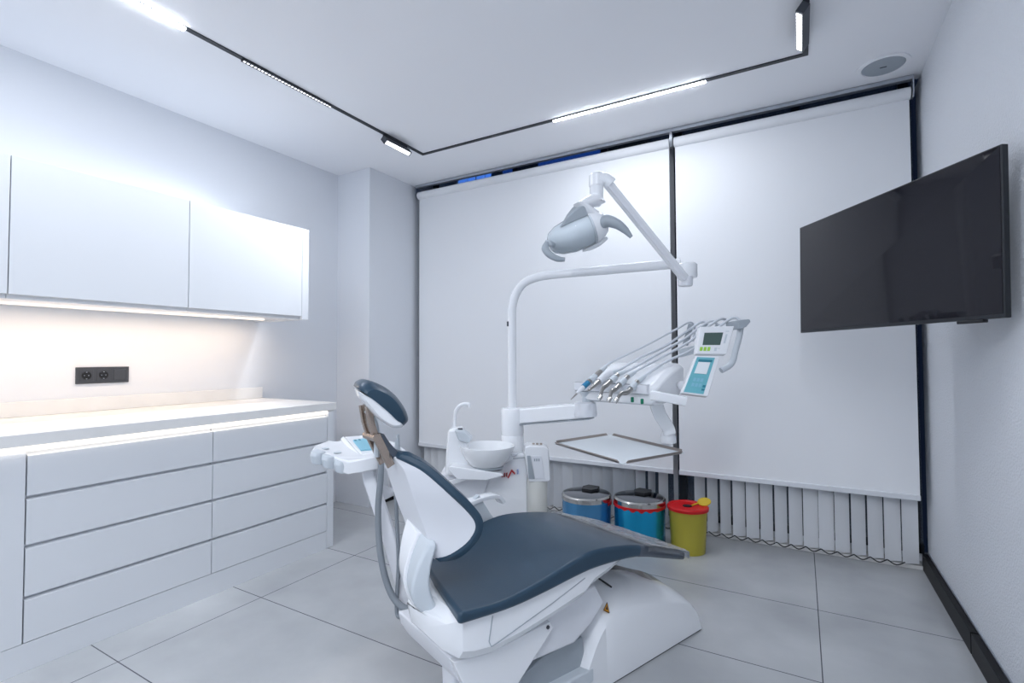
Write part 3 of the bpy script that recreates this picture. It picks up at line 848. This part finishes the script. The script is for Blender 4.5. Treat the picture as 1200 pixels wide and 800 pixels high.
# ------------------------------------------------------------------ dental lamp
lp = thing('dental_lamp', 'white dental lamp on a bent pole and jointed arm', 'dental lamp', tuple(P(0, 2.5, .943)))
bm = NB(); path = [P(0, 2.5, .93), P(0, 2.5, 1.1), P(0, 2.5, 1.3), P(0, 2.5, 1.40)] + [P(*v) for v in ((.003, 2.498, 1.45), (.02, 2.495, 1.51), (.055, 2.48, 1.558), (.105, 2.465, 1.583), (.17, 2.44, 1.594), (.3, 2.39, 1.598), (.5, 2.30, 1.60), (.74, 2.19, 1.604))]
add_tube(bm, smooth(path, 5), .0215, 16); obj('pole', bm, M['white'], lp)
bm = NB(); add_box(bm, -.004, .004, 0, .004, -.012, .012, Matrix.Translation(P(-.022, 2.485, 1.36))); obj('mark', bm, M['anth'], lp)
h0 = at(805, 318, 2.17)
bm = NB(); add_lathe(bm, [(0, -.028), (.04, -.028), (.043, -.02), (.043, .028), (.035, .036), (0, .036)], h0, 32); obj('elbow', bm, M['white'], lp)
bm = NB(); add_lathe(bm, [(0, -.03), (.028, -.03), (.031, -.022), (.031, .01), (0, .01)], at(803, 327, 2.14), 28); obj('elbow_cap', bm, M['white2'], lp)
a0, a1 = at(802, 326, 2.12), at(713, 216, 2.0)
bm = NB(); add_tube(bm, [a0, a1], 1, 16, (.017, .015), up=tuple(UP)); obj('upper_arm', bm, M['white'], lp, bevel=.002)
bm = NB(); off = (a1-a0).normalized(); add_tube(bm, [a0-FWD*.0145-UP*.006, a1-FWD*.0145-UP*.006], 1, 12, (.010, .003), up=tuple(UP)); obj('arm_cover', bm, M['white2'], lp)
k0 = at(699, 212, 2.0)
bm = NB(); add_tube(bm, smooth([at(716, 216, 2.0), at(710, 211, 2.0), at(701, 210, 2.0)], 5), [.026, .028, .03], 16); obj('knuckle', bm, M['white'], lp)
bm = NB(); add_lathe(bm, [(0, .03), (.02, .03), (.029, .022), (.03, -.02), (.028, -.022), (.027, -.025), (.026, -.075), (.035, -.085), (0, -.085)], k0, 32); obj('neck', bm, M['white'], lp)
# head
hc = at(676, 273, 2.0)
HA = (RIGHT*.93 + Z*.36).normalized()              # long axis, left-low to right-high
HF = (-FWD*.72 - Z*.55 - RIGHT*.25).normalized()      # where the lamp shines
HF = (HF - HA*HF.dot(HA)).normalized(); HU = HF.cross(HA)
if HU.z < 0: HU = -HU


def head_ring(t, a, b, n=28, off=0.):
    return [hc + HA*t + HU*(a*math.cos(2*PI*j/n)) + HF*(b*math.sin(2*PI*j/n)+off) for j in range(n)]


bm = NB(); add_loft(bm, [head_ring(t, a, b) for t, a, b in ((-.118, .018, .012), (-.108, .036, .028), (-.08, .053, .045), (-.03, .063, .055), (.03, .065, .056), (.075, .06, .052), (.10, .048, .042), (.112, .03, .028))])
obj('head_body', bm, M['lampgrey'], lp)
bm = NB(); add_loft(bm, [head_ring(t, a, b, off=.006) for t, a, b in ((-.122, .022, .018), (-.11, .042, .034), (-.08, .058, .05), (-.03, .068, .06), (.03, .069, .061), (.062, .066, .059))], cap=True); v_ = obj('visor', bm, M['clear'], lp); v_['label'] = 'clear plastic visor'
bm = NB(); add_loft(bm, [head_ring(t, a, b) for t, a, b in ((.055, .069, .062), (.075, .067, .06), (.10, .056, .05), (.118, .04, .04), (.122, .025, .028))]); obj('end_shell', bm, M['white'], lp)
bm = NB(); pts = [hc+HA*(.0+.11*k/8)-HU*(.074-.014*(k/8)**2)+HF*.015 for k in range(9)]; add_tube(bm, pts, [.004, .012, .012, .006], 10); obj('lower_lip', bm, M['white'], lp)
bm = NB()
add_loft(bm, [[hc+HA*x+HU*y+HF*z for x, y, z in r] for r in (
    ((-.07, .055, .03), (.055, .06, .03), (.055, .06, -.04), (-.03, .055, -.04)),
    ((-.035, .078, .024), (.055, .085, .024), (.055, .085, -.03), (-.01, .078, -.03)),
    ((.015, .098, .02), (.06, .108, .02), (.06, .108, -.025), (.015, .098, -.025)))])
obj('yoke', bm, M['mid'], lp, bevel=.006)
bm = NB(); add_tube(bm, [k0-Z*.075, hc+HU*.10+HA*.045, hc+HA*.09+HU*.03], [.03, .03, .026], 16); obj('yoke_arm', bm, M['white'], lp)
for pts, rr in ((([at(703, 263, 1.97), at(711, 259, 1.96), at(722, 262, 1.95), at(732, 269, 1.95), at(740, 278, 1.95)]), [.024, .025, .020, .015, .007]),
                (([at(641, 284, 1.97), at(639, 291, 1.95), at(644, 298, 1.94), at(653, 303, 1.94), at(662, 304, 1.94)]), [.009, .015, .014, .012, .008])):
    bm = NB(); add_tube(bm, smooth(pts, 6), rr, 16); obj('handle', bm, M['mid'], lp)
bm = NB(); add_tube(bm, [at(639, 284, 1.97), at(650, 287, 1.98)], .012, 10); obj('handle_stub', bm, M['pale'], lp)

# ------------------------------------------------------------------ delivery unit
du = thing('delivery_unit', 'white instrument console on a swing arm with two control panels', 'dental console', tuple(P(.45, 2.3, 1.0)))
bm = NB()
add_loft(bm, [[P(.03, 2.46, .905), P(.03, 2.46, .87+.06-.06), P(.03, 2.56, .87), P(.03, 2.56, .93), P(.03, 2.46, .93)][0:1]+[P(.03, 2.46, .868), P(.03, 2.54, .868), P(.03, 2.54, .94), P(.03, 2.46, .94)],
              [P(.34, 2.27, .955)]+[P(.34, 2.27, .918), P(.34, 2.36, .918), P(.34, 2.36, .985), P(.34, 2.27, .985)]])
obj('swing_arm', bm, M['white'], du, bevel=.008, seg=3)
bm = NB(); add_box(bm, 0, 1, 0, 1, 0, 1); bm.free()
bm = NB(); add_tube(bm, [P(.05, 2.49, .864), P(.36, 2.30, .914)], 1, 8, (.003, .04)); obj('arm_underside', bm, M['mid'], du)
bm = NB(); add_lathe(bm, [(0, -.03), (.052, -.03), (.055, -.02), (.05, .03), (.038, .036), (0, .036)], P(.335, 2.32, .953), 32); obj('arm_joint', bm, M['white2'], du)
bm = NB(); add_lathe(bm, [(0, 0), (.024, 0), (.022, .03), (.036, .05), (.036, .055), (0, .055)], P(.345, 2.32, .982), 28); obj('pivot', bm, M['pale'], du)
C0, C1, C2 = (.585, 2.05), (.315, 2.32), (.77, 2.25)
C3 = (C1[0]+C2[0]-C0[0], C1[1]+C2[1]-C0[1])


def lerp2(a, b, t): return (a[0]+(b[0]-a[0])*t, a[1]+(b[1]-a[1])*t)


bm = NB()
rings = []
for t, zt, zb, dep in ((0, 1.075, 1.0, 0), (.08, 1.085, .992, 0), (.3, 1.115, .99, 0), (.6, 1.145, 1.0, .0), (.85, 1.165, 1.02, 0), (1., 1.165, 1.05, 0)):
    a, b = lerp2(C1, C3, t), lerp2(C0, C2, t)
    rings.append([P(*a, zb+.015), P(*lerp2(a, b, .1), zb), P(*lerp2(a, b, .94), zb), P(*b, zb+.012), P(*b, zt-.02), P(*lerp2(a, b, .93), zt), P(*lerp2(a, b, .1), zt), P(*a, zt-.02)])
add_loft(bm, rings); obj('console_body', bm, M['white'], du, bevel=.008, seg=3, limit=25)
# front rail with holders
e1 = (Vector((C1[0], C1[1]))-Vector((C0[0], C0[1]))).normalized(); e2 = Vector((C2[0]-C0[0], C2[1]-C0[1])).normalized()
bm = NB(); add_tube(bm, [P(*(Vector(C0)-e2*.005+e1*.03), 1.06), P(*(Vector(C1)-e2*.005+e1*.02), 1.06)], 1, 12, (.022, .016)); obj('holder_rail', bm, M['white2'], du, bevel=.003)
hp_px = [((669, 468), (685, 452), (704, 435)), ((690, 457), (702, 447), (716, 437)), ((703, 466), (712, 450), (724, 439)), ((714, 468), (722, 455), (736, 441)), ((722, 469), (736, 459), (747, 447))]
hp_d = [2.2, 2.2, 2.14, 2.09, 2.05]
for (t, m_, e), d in zip(hp_px, hp_d):
    c = at(*m_, d+.03)
    bm = NB(); ax = (at(*e, d+.06)-at(*m_, d+.0)).normalized()
    add_lathe(bm, [(.0085, -.018), (.0145, -.02), (.0145, .02), (.0085, .018)], at((m_[0]+e[0])/2, (m_[1]+e[1])/2, d+.03), 20, ax); obj('holder', bm, M['pale'], du)
for px_, dd in (((741, 469), 2.10), ((752.5, 471), 2.06)):
    bm = NB(); c = at(*px_, dd); add_box(bm, c.x-.006, c.x+.006, c.y-.006, c.y+.006, c.z-.008, c.z+.014); o = obj('button', bm, M['green'], du, bevel=.003); o['label'] = 'small green button under the console'
bm = NB(); add_tube(bm, [at(764, 463, 2.02), at(772, 464, 2.0), at(803, 470, 2.0)], 1, 14, (.019, .016), up=tuple(UP)); obj('grip_handle', bm, M['white'], du, bevel=.003)
bm = NB(); add_lathe(bm, [(0, -.02), (.02, -.02), (.022, -.012), (.022, .014), (0, .018)], at(800, 452, 2.16), 24, tuple(-FWD)); obj('panel_pivot', bm, M['white2'], du)
# tray arm
bm = NB(); add_tube(bm, smooth([at(768, 470, 2.2), at(773, 485, 2.22), at(782, 500, 2.24), at(785, 508, 2.24)], 5), 1, 14, (.028, .022), up=tuple(RIGHT)); obj('tray_arm', bm, M['white'], du)
bm = NB(); add_lathe(bm, [(0, -.02), (.035, -.02), (.035, 0), (.028, .03), (0, .03)], at(783, 513, 2.26), 24); obj('tray_pivot', bm, M['white'], du)
tq = [Vector((-.98, 2.084, .8)), Vector((-.836, 2.441, .8)), Vector((-.418, 2.139, .8)), Vector((-.575, 1.815, .8))]
bm = NB(); ctr_ = sum(tq, Vector())/4
q2 = [ctr_+(p-ctr_)*.8 for p in tq]
add_loft(bm, [[p-Z*.014 for p in q2], [p-Z*.004 for p in q2]])
pv = at(783, 516, 2.26); e_ = (tq[1]+tq[2])/2
add_tube(bm, [Vector((pv.x, pv.y, .793)), Vector((pv.x, pv.y, .793)).lerp(ctr_-Z*.01, .6)], 1, 8, (.008, .03)); obj('tray_support', bm, M['white2'], du)
# control panels
p1 = [at(820, 382.5, 2.12), at(861, 381.5, 2.12), at(851.5, 415, 2.09), at(815.6, 414.5, 2.09)]
bm = NB(); add_quad_box(bm, p1, 0, .035); cp = obj('control_panel', bm, M['white'], du, bevel=.005, seg=3)
bm = NB(); add_quad_box(bm, sub_quad(p1, .165, .235, .715, .68), .001, .004); obj('display', bm, M['lcd'], cp, flat=True)
for i in range(3):
    bm = NB(); add_quad_box(bm, sub_quad(p1, .10+i*.12, .75, .19+i*.12, .89), .0012, .003); obj('key', bm, M['lime'], cp, flat=True)
bm = NB(); add_quad_box(bm, sub_quad(p1, .56, .77, .64, .89), .001, .003); add_quad_box(bm, sub_quad(p1, .66, .79, .74, .81), .001, .003); add_quad_box(bm, sub_quad(p1, .80, .3, .86, .62), .0008, .003); add_quad_box(bm, sub_quad(p1, .78, .18, .88, .21), .001, .003); obj('icon', bm, M['pale'], cp, flat=True)
p2 = [at(816, 416.5, 2.09), at(844, 417.5, 2.09), at(830, 464.5, 2.04), at(798.5, 460.5, 2.04)]
bm = NB(); add_quad_box(bm, p2, 0, .03); cp = obj('control_panel', bm, M['white'], du, bevel=.005, seg=3)
bm = NB(); add_quad_box(bm, sub_quad(p2, .06, .04, .80, .96), .001, .004); lb = obj('label_plate', bm, M['teal'], cp, flat=True)
bm = NB(); add_quad_box(bm, sub_quad(p2, .16, .10, .73, .16), .0016, .004); obj('slot', bm, M['teald'], cp, flat=True)
bm = NB(); add_quad_box(bm, sub_quad(p2, .18, .17, .66, .47), .0045, .004); obj('paper_note', bm, M['paper'], cp, flat=True)
for v0, v1 in ((.74, .80), (.83, .88)):
    bm = NB(); add_quad_box(bm, sub_quad(p2, .67, v0, .78, v1), .0018, .004); obj('key', bm, M['teald'], cp, flat=True)
bm = NB()
for i in range(3):
    for j in range(2): add_quad_box(bm, sub_quad(p2, .24+i*.14, .58+j*.13, .34+i*.14, .67+j*.13), .0016, .004)
obj('key_pad', bm, M['aqua'], cp, flat=True)
# bracket behind the panels
bm = NB(); add_tube(bm, smooth([at(845, 434, 2.16), at(857, 426, 2.17), at(862, 410, 2.18), at(866, 395, 2.19), at(868, 384, 2.2)], 6), .013, 12); obj('bracket_tube', bm, M['pale'], du)
bm = NB(); add_prism(bm, [(0, 0), (.045, .003), (.05, -.008), (.03, -.03), (.0, -.042)], lambda p, q, f: at(864, 375, 2.18)+RIGHT*p+Z*q+FWD*f, -.02, .12); obj('hose_bracket', bm, M['mid'], du, bevel=.004)
for xx in (806, 822, 838, 852):
    bm = NB(); add_tube(bm, [at(xx-3, 404, 2.4), at(xx+4, 380, 2.42)], 1, 8, (.014, .006)); obj('hose_post', bm, M['mid'], du)
bm = NB(); add_tube(bm, [at(796, 414, 2.42), at(850, 400, 2.36)], 1, 8, (.02, .01)); obj('post_rail', bm, M['pale'], du)

# handpieces with hoses
hoses = [[(715, 425, 2.3), (752, 407, 2.36), (790, 387, 2.4), (808, 377.5, 2.42), (814, 384, 2.43), (812, 400, 2.42)],
         [(728, 432, 2.28), (752, 418, 2.33), (780, 405, 2.37), (808, 386, 2.4), (823, 377, 2.41), (829, 384, 2.42), (826, 399, 2.41)],
         [(740, 432, 2.22), (772, 414, 2.3), (802, 397, 2.36), (822, 382, 2.38), (835, 376, 2.38), (841, 383, 2.4), (838, 398, 2.4)],
         [(750, 432, 2.18), (780, 416, 2.26), (808, 400, 2.32), (828, 384, 2.34), (845, 373.5, 2.34), (853, 379, 2.37), (851, 396, 2.38)],
         [(760, 437, 2.15), (782, 423, 2.22), (812, 409, 2.28), (835, 389, 2.29), (858, 372.5, 2.28), (868, 377, 2.26), (866, 384, 2.26)]]
labs = ['grey scaler handpiece with a blue ring and thin tip, leftmost on the console', 'white water syringe resting between the scaler and the drills on the console',
        'bent steel drill handpiece beside the white syringe on the console', 'middle one of three bent steel drills hanging on the console', 'steel drill handpiece nearest the green buttons of the console']
for i, ((t, m_, e), d) in enumerate(zip(hp_px, hp_d)):
    T, Mi, E_ = at(*t, d-.06), at(*m_, d-.0), at(*e, d+.06)
    th = thing('handpiece', labs[i], 'dental instrument', tuple(T), 0, 'instruments on the console')
    bm = NB()
    if i == 0:
        add_tube(bm, [T, T.lerp(Mi, .45)], [.0016, .004], 10); obj('tip', bm, M['steel'], th)
        bm = NB(); add_tube(bm, [T.lerp(Mi, .42), Mi.lerp(T, .08)], [.006, .011], 16); obj('nose', bm, M['white2'], th)
        bm = NB(); add_tube(bm, [Mi.lerp(T, .1), Mi.lerp(E_, .22)], .0125, 16); obj('ring', bm, M['ring'], th)
        bm = NB(); add_tube(bm, [Mi.lerp(E_, .2), E_], [.0125, .0135, .012], 16); obj('body', bm, M['steel'], th)
    elif i == 1:
        add_tube(bm, [T, Mi], [.006, .012], 12); obj('nozzle', bm, M['steel'], th)
        bm = NB(); add_tube(bm, smooth([Mi, Mi.lerp(E_, .5)+Z*.006, E_], 5), [.016, .019, .014], 16); obj('body', bm, M['white2'], th)
    else:
        dn = (Mi-T).normalized()
        add_lathe(bm, [(0, -.012), (.0085, -.012), (.0095, -.006), (.0085, .010), (0, .012)], T, 16, (RIGHT*-.5-Z*.8)); obj('head', bm, M['chrome'], th)
        bm = NB(); add_tube(bm, smooth([T, T.lerp(Mi, .5)+Z*.010-RIGHT*.004, Mi, E_], 5), [.006, .0075, .0105, .0105, .011], 14); obj('body', bm, M['steel'], th)
    bm = NB(); add_tube(bm, smooth([E_] + [at(*h) for h in hoses[i]], 7), .0062 if i else .0048, 10); hs = obj('hose', bm, M['hosew'], th)
    bm = NB(); add_tube(bm, [E_, E_.lerp(at(*hoses[i][0]), .6)], [.011, .008], 12); obj('coupling', bm, M['pale'], th)

# instrument tray
ty = thing('instrument_tray', 'empty white tray with brownish metal rim below the console', 'tray', tuple(ctr_))
bm = NB(); add_loft(bm, [[p for p in tq], [p+Z*.003 for p in tq]]); obj('tray_plate', bm, M['traym'], ty, flat=True)
n_ = 0
for a, b in zip(tq, tq[1:]+tq[:1]):
    d = (b-a).normalized(); inn = Vector((-d.y, d.x, 0))
    if inn.dot(ctr_-a) < 0: inn = -inn
    a2, b2 = a+d*.022, b-d*.022
    bm = NB(); add_loft(bm, [[p-inn*.006+Z*.013, p-inn*.009+Z*.010, p+Z*.000, p+inn*.004+Z*.0035] for p in (a2, b2)]); obj('rim', bm, M['traye'], ty)

# ------------------------------------------------------------------ assistant console on the left
ac = thing('assistant_console', 'white assistant console with three lobed holders and a light-blue panel', 'dental console', tuple(at(420, 540, 2.05)))
top = [(366, 526, 2.03), (369, 521, 2.08), (385, 515.5, 2.2), (392, 517, 2.2), (397, 517, 2.22), (428, 513, 2.28), (445, 514, 2.3), (462, 517, 2.28), (476, 527, 2.18), (473, 532, 2.12), (455, 535, 2.05), (441, 534, 2.0), (424, 538, 1.98), (408, 541, 1.97), (399, 538, 1.98), (391, 535, 1.99), (383, 531.5, 2.0), (377, 530, 2.0)]
tp = [at(*p) for p in top]
bm = NB(); add_loft(bm, [[p-Z*.052 for p in tp], [p-Z*.02 for p in tp], tp]); obj('console_body', bm, M['white'], ac, bevel=.007, seg=3, limit=50)
for a, b in (((365.5, 528), (376.5, 531.5)), ((378, 532), (390.5, 536.5)), ((392, 537.5), (406, 542.5))):
    A0, B0 = at(*a, 2.0), at(*b, 1.985)
    bm = NB(); m_ = (A0+B0)/2; d = (B0-A0); nrm = Vector((d.y, -d.x, 0)).normalized()
    if nrm.dot(-FWD) < 0: nrm = -nrm
    rings = []
    for k in range(7):
        t = k/6; bulge = .018*math.sin(PI*t)**.6
        p = A0.lerp(B0, t)
        rings.append([p+nrm*(bulge)+Z*.004, p+nrm*(bulge+.008)-Z*.012, p+nrm*(bulge)-Z*.044, p-nrm*.03-Z*.044, p-nrm*.03+Z*.004])
    add_loft(bm, rings); obj('holder_lobe', bm, M['pale'], ac, bevel=.004, seg=2, limit=40)
for c in ((381, 525.6, 2.06), (395.5, 530.5, 2.04), (411.5, 535, 2.03)):
    bm = NB(); add_lathe(bm, [(0, 0), (.015, 0), (.015, .003), (.012, .0015), (0, .0012)], at(*c)+Z*.0005, 24); obj('holder_hole', bm, M['pale'], ac)
rq = [at(399, 513.5, 2.22), at(402.5, 510.5, 2.22), at(425, 535.5, 2.0), at(419, 537, 2.0)]
bm = NB(); add_loft(bm, [[p-Z*.02 for p in rq], rq]); obj('ridge', bm, M['white'], ac, bevel=.004)
pq = [at(404, 512, 2.24), at(430, 510, 2.28), at(441, 530, 2.06), at(424, 533, 2.02)]
bm = NB(); add_loft(bm, [[p-Z*.02 for p in pq], [p+Z*.002 for p in pq]]); o = obj('panel_frame', bm, M['white'], ac, bevel=.003)
pq2 = [at(411, 515.5, 2.22), at(429.5, 513, 2.26), at(437, 527, 2.08), at(423, 529, 2.06)]
bm = NB(); add_loft(bm, [[p-Z*.004 for p in pq2], [p+Z*.0065 for p in pq2]]); o = obj('label_plate', bm, M['aqua'], ac, flat=True)
bm = NB()
for u0, u1 in ((.10, .26), (.38, .52)):
    r_ = sub_quad([p+Z*.0075 for p in pq2], u0, .14, u1, .26); add_loft(bm, [[p-Z*.003 for p in r_], r_])
obj('print_mark', bm, M['teald'], o, flat=True)
bm = NB(); add_tube(bm, smooth([at(431, 545, 2.06), at(434, 562, 2.06), at(440, 580, 2.04), at(456, 628, 1.98), at(474, 690, 1.9), at(482, 712, 1.88)], 5), 1, 14, (.026, .018), up=tuple(RIGHT)); obj('support_arm', bm, M['white2'], ac)
bm = NB(); add_tube(bm, [at(441, 546, 2.14), at(443, 572, 2.14), at(452, 577, 2.16), at(463, 574, 2.2), at(462, 545, 2.2)], .03, 12); obj('rear_housing', bm, M['white2'], ac)
th = thing('suction_tip', 'grey suction tip standing at the right end of the assistant console', 'dental instrument', tuple(at(466, 533, 2.18)))
bm = NB(); add_tube(bm, [at(466.5, 509, 2.16), at(465.5, 520, 2.16), at(465.5, 535, 2.16)], [.005, .011, .016], 14); obj('cone', bm, M['mid'], th)
bm = NB(); add_tube(bm, smooth([at(447, 520, 2.0), at(446, 560, 1.98), at(443, 600, 1.95), at(446, 650, 1.9), at(456, 690, 1.86), at(470, 710, 1.83), at(487, 716, 1.8)], 7), .0125, 12)
tag(obj('suction_hose', bm, M['hose']), 'thick grey suction hose hanging down from the assistant console', 'hose')
bm = NB(); add_tube(bm, smooth([at(463, 560, 1.97), at(465, 610, 1.94), at(467, 660, 1.9), at(465, 700, 1.86), at(466, 721, 1.84), at(476, 721, 1.82), at(487, 714, 1.8)], 7), .0075, 10)
tag(obj('suction_hose', bm, M['hose']), 'thin grey hose beside the thick one behind the chair back', 'hose')

# ------------------------------------------------------------------ camera, lights, world
cam = bpy.data.cameras.new('camera'); co = bpy.data.objects.new('camera', cam); C.objects.link(co)
cam.sensor_width = 36; cam.lens = 36*FPX/1200; cam.clip_start = .02
mw = Matrix((RI, UP, -FW)).transposed().to_4x4(); mw.translation = Vector((0, 0, CAM_H))
co.matrix_world = mw
bpy.context.scene.camera = co


def area(name, loc, sx, sy, power, col, rot=(0, 0, 0)):
    l = bpy.data.lights.new(name, 'AREA'); l.shape = 'RECTANGLE'; l.size = sx; l.size_y = sy; l.energy = power; l.color = lin(col)[:3]
    o = bpy.data.objects.new(name, l); o.location = loc; o.rotation_euler = rot; C.objects.link(o); return o


COOL = '#eef3fb'
area('light_bar_left', (TX0, .57, ZC-.018), .026, 1.3, 6, COOL)
area('light_grille', (TX0, 1.79, ZC-.018), .02, .56, 3, COOL)
area('light_bar_back', (-.9, TY1, ZC-.018), .92, .026, 6, COOL)
area('light_fill_right', (TX1, .2, ZC-.018), .026, 1.2, 9, COOL)  # added fill lamp out of view, brightens the blinds and lamp head
area('light_fill_front', (-.9, TY0, ZC-.018), 1.7, .026, 34, COOL)  # added fill behind the camera, no fitting modelled here
area('light_fill_right_rear', (TX1, -.95, ZC-.018), .026, 1.1, 12, COOL)  # another unseen fill lamp added behind the camera
area('light_counter', (FX+.014, 1.1, .85), 2.15, .012, .25, '#fff1e0', (PI/2, 0, PI/2))
area('light_under_cabinet', (XL+.21, 1.1, 1.446), .02, 2.1, 4.2, '#ffe3c6')
def spotlight(name, loc, to, power, deg):
    l = bpy.data.lights.new(name, 'SPOT'); l.energy = power; l.spot_size = math.radians(deg); l.spot_blend = .7; l.shadow_soft_size = .05; l.color = lin(COOL)[:3]
    o = bpy.data.objects.new(name, l); o.location = loc; o.rotation_euler = (Vector(to)-Vector(loc)).to_track_quat('-Z', 'Y').to_euler(); C.objects.link(o)


spotlight('light_spot_left', (TX0-.04, 2.63, ZC-.09), (UX, 1.8, 1.85), 80, 70)
bpy.context.scene.cycles.max_bounces = 16; bpy.context.scene.cycles.diffuse_bounces = 8
w = bpy.data.worlds.new('world'); bpy.context.scene.world = w; w.use_nodes = True
w.node_tree.nodes['Background'].inputs[0].default_value = (.003, .005, .012, 1)
w.node_tree.nodes['Background'].inputs[1].default_value = 1.
vs = bpy.context.scene.view_settings
vs.view_transform = 'Standard'; vs.look = 'None'; vs.gamma = 1; vs.use_curve_mapping = False; vs.exposure = .52
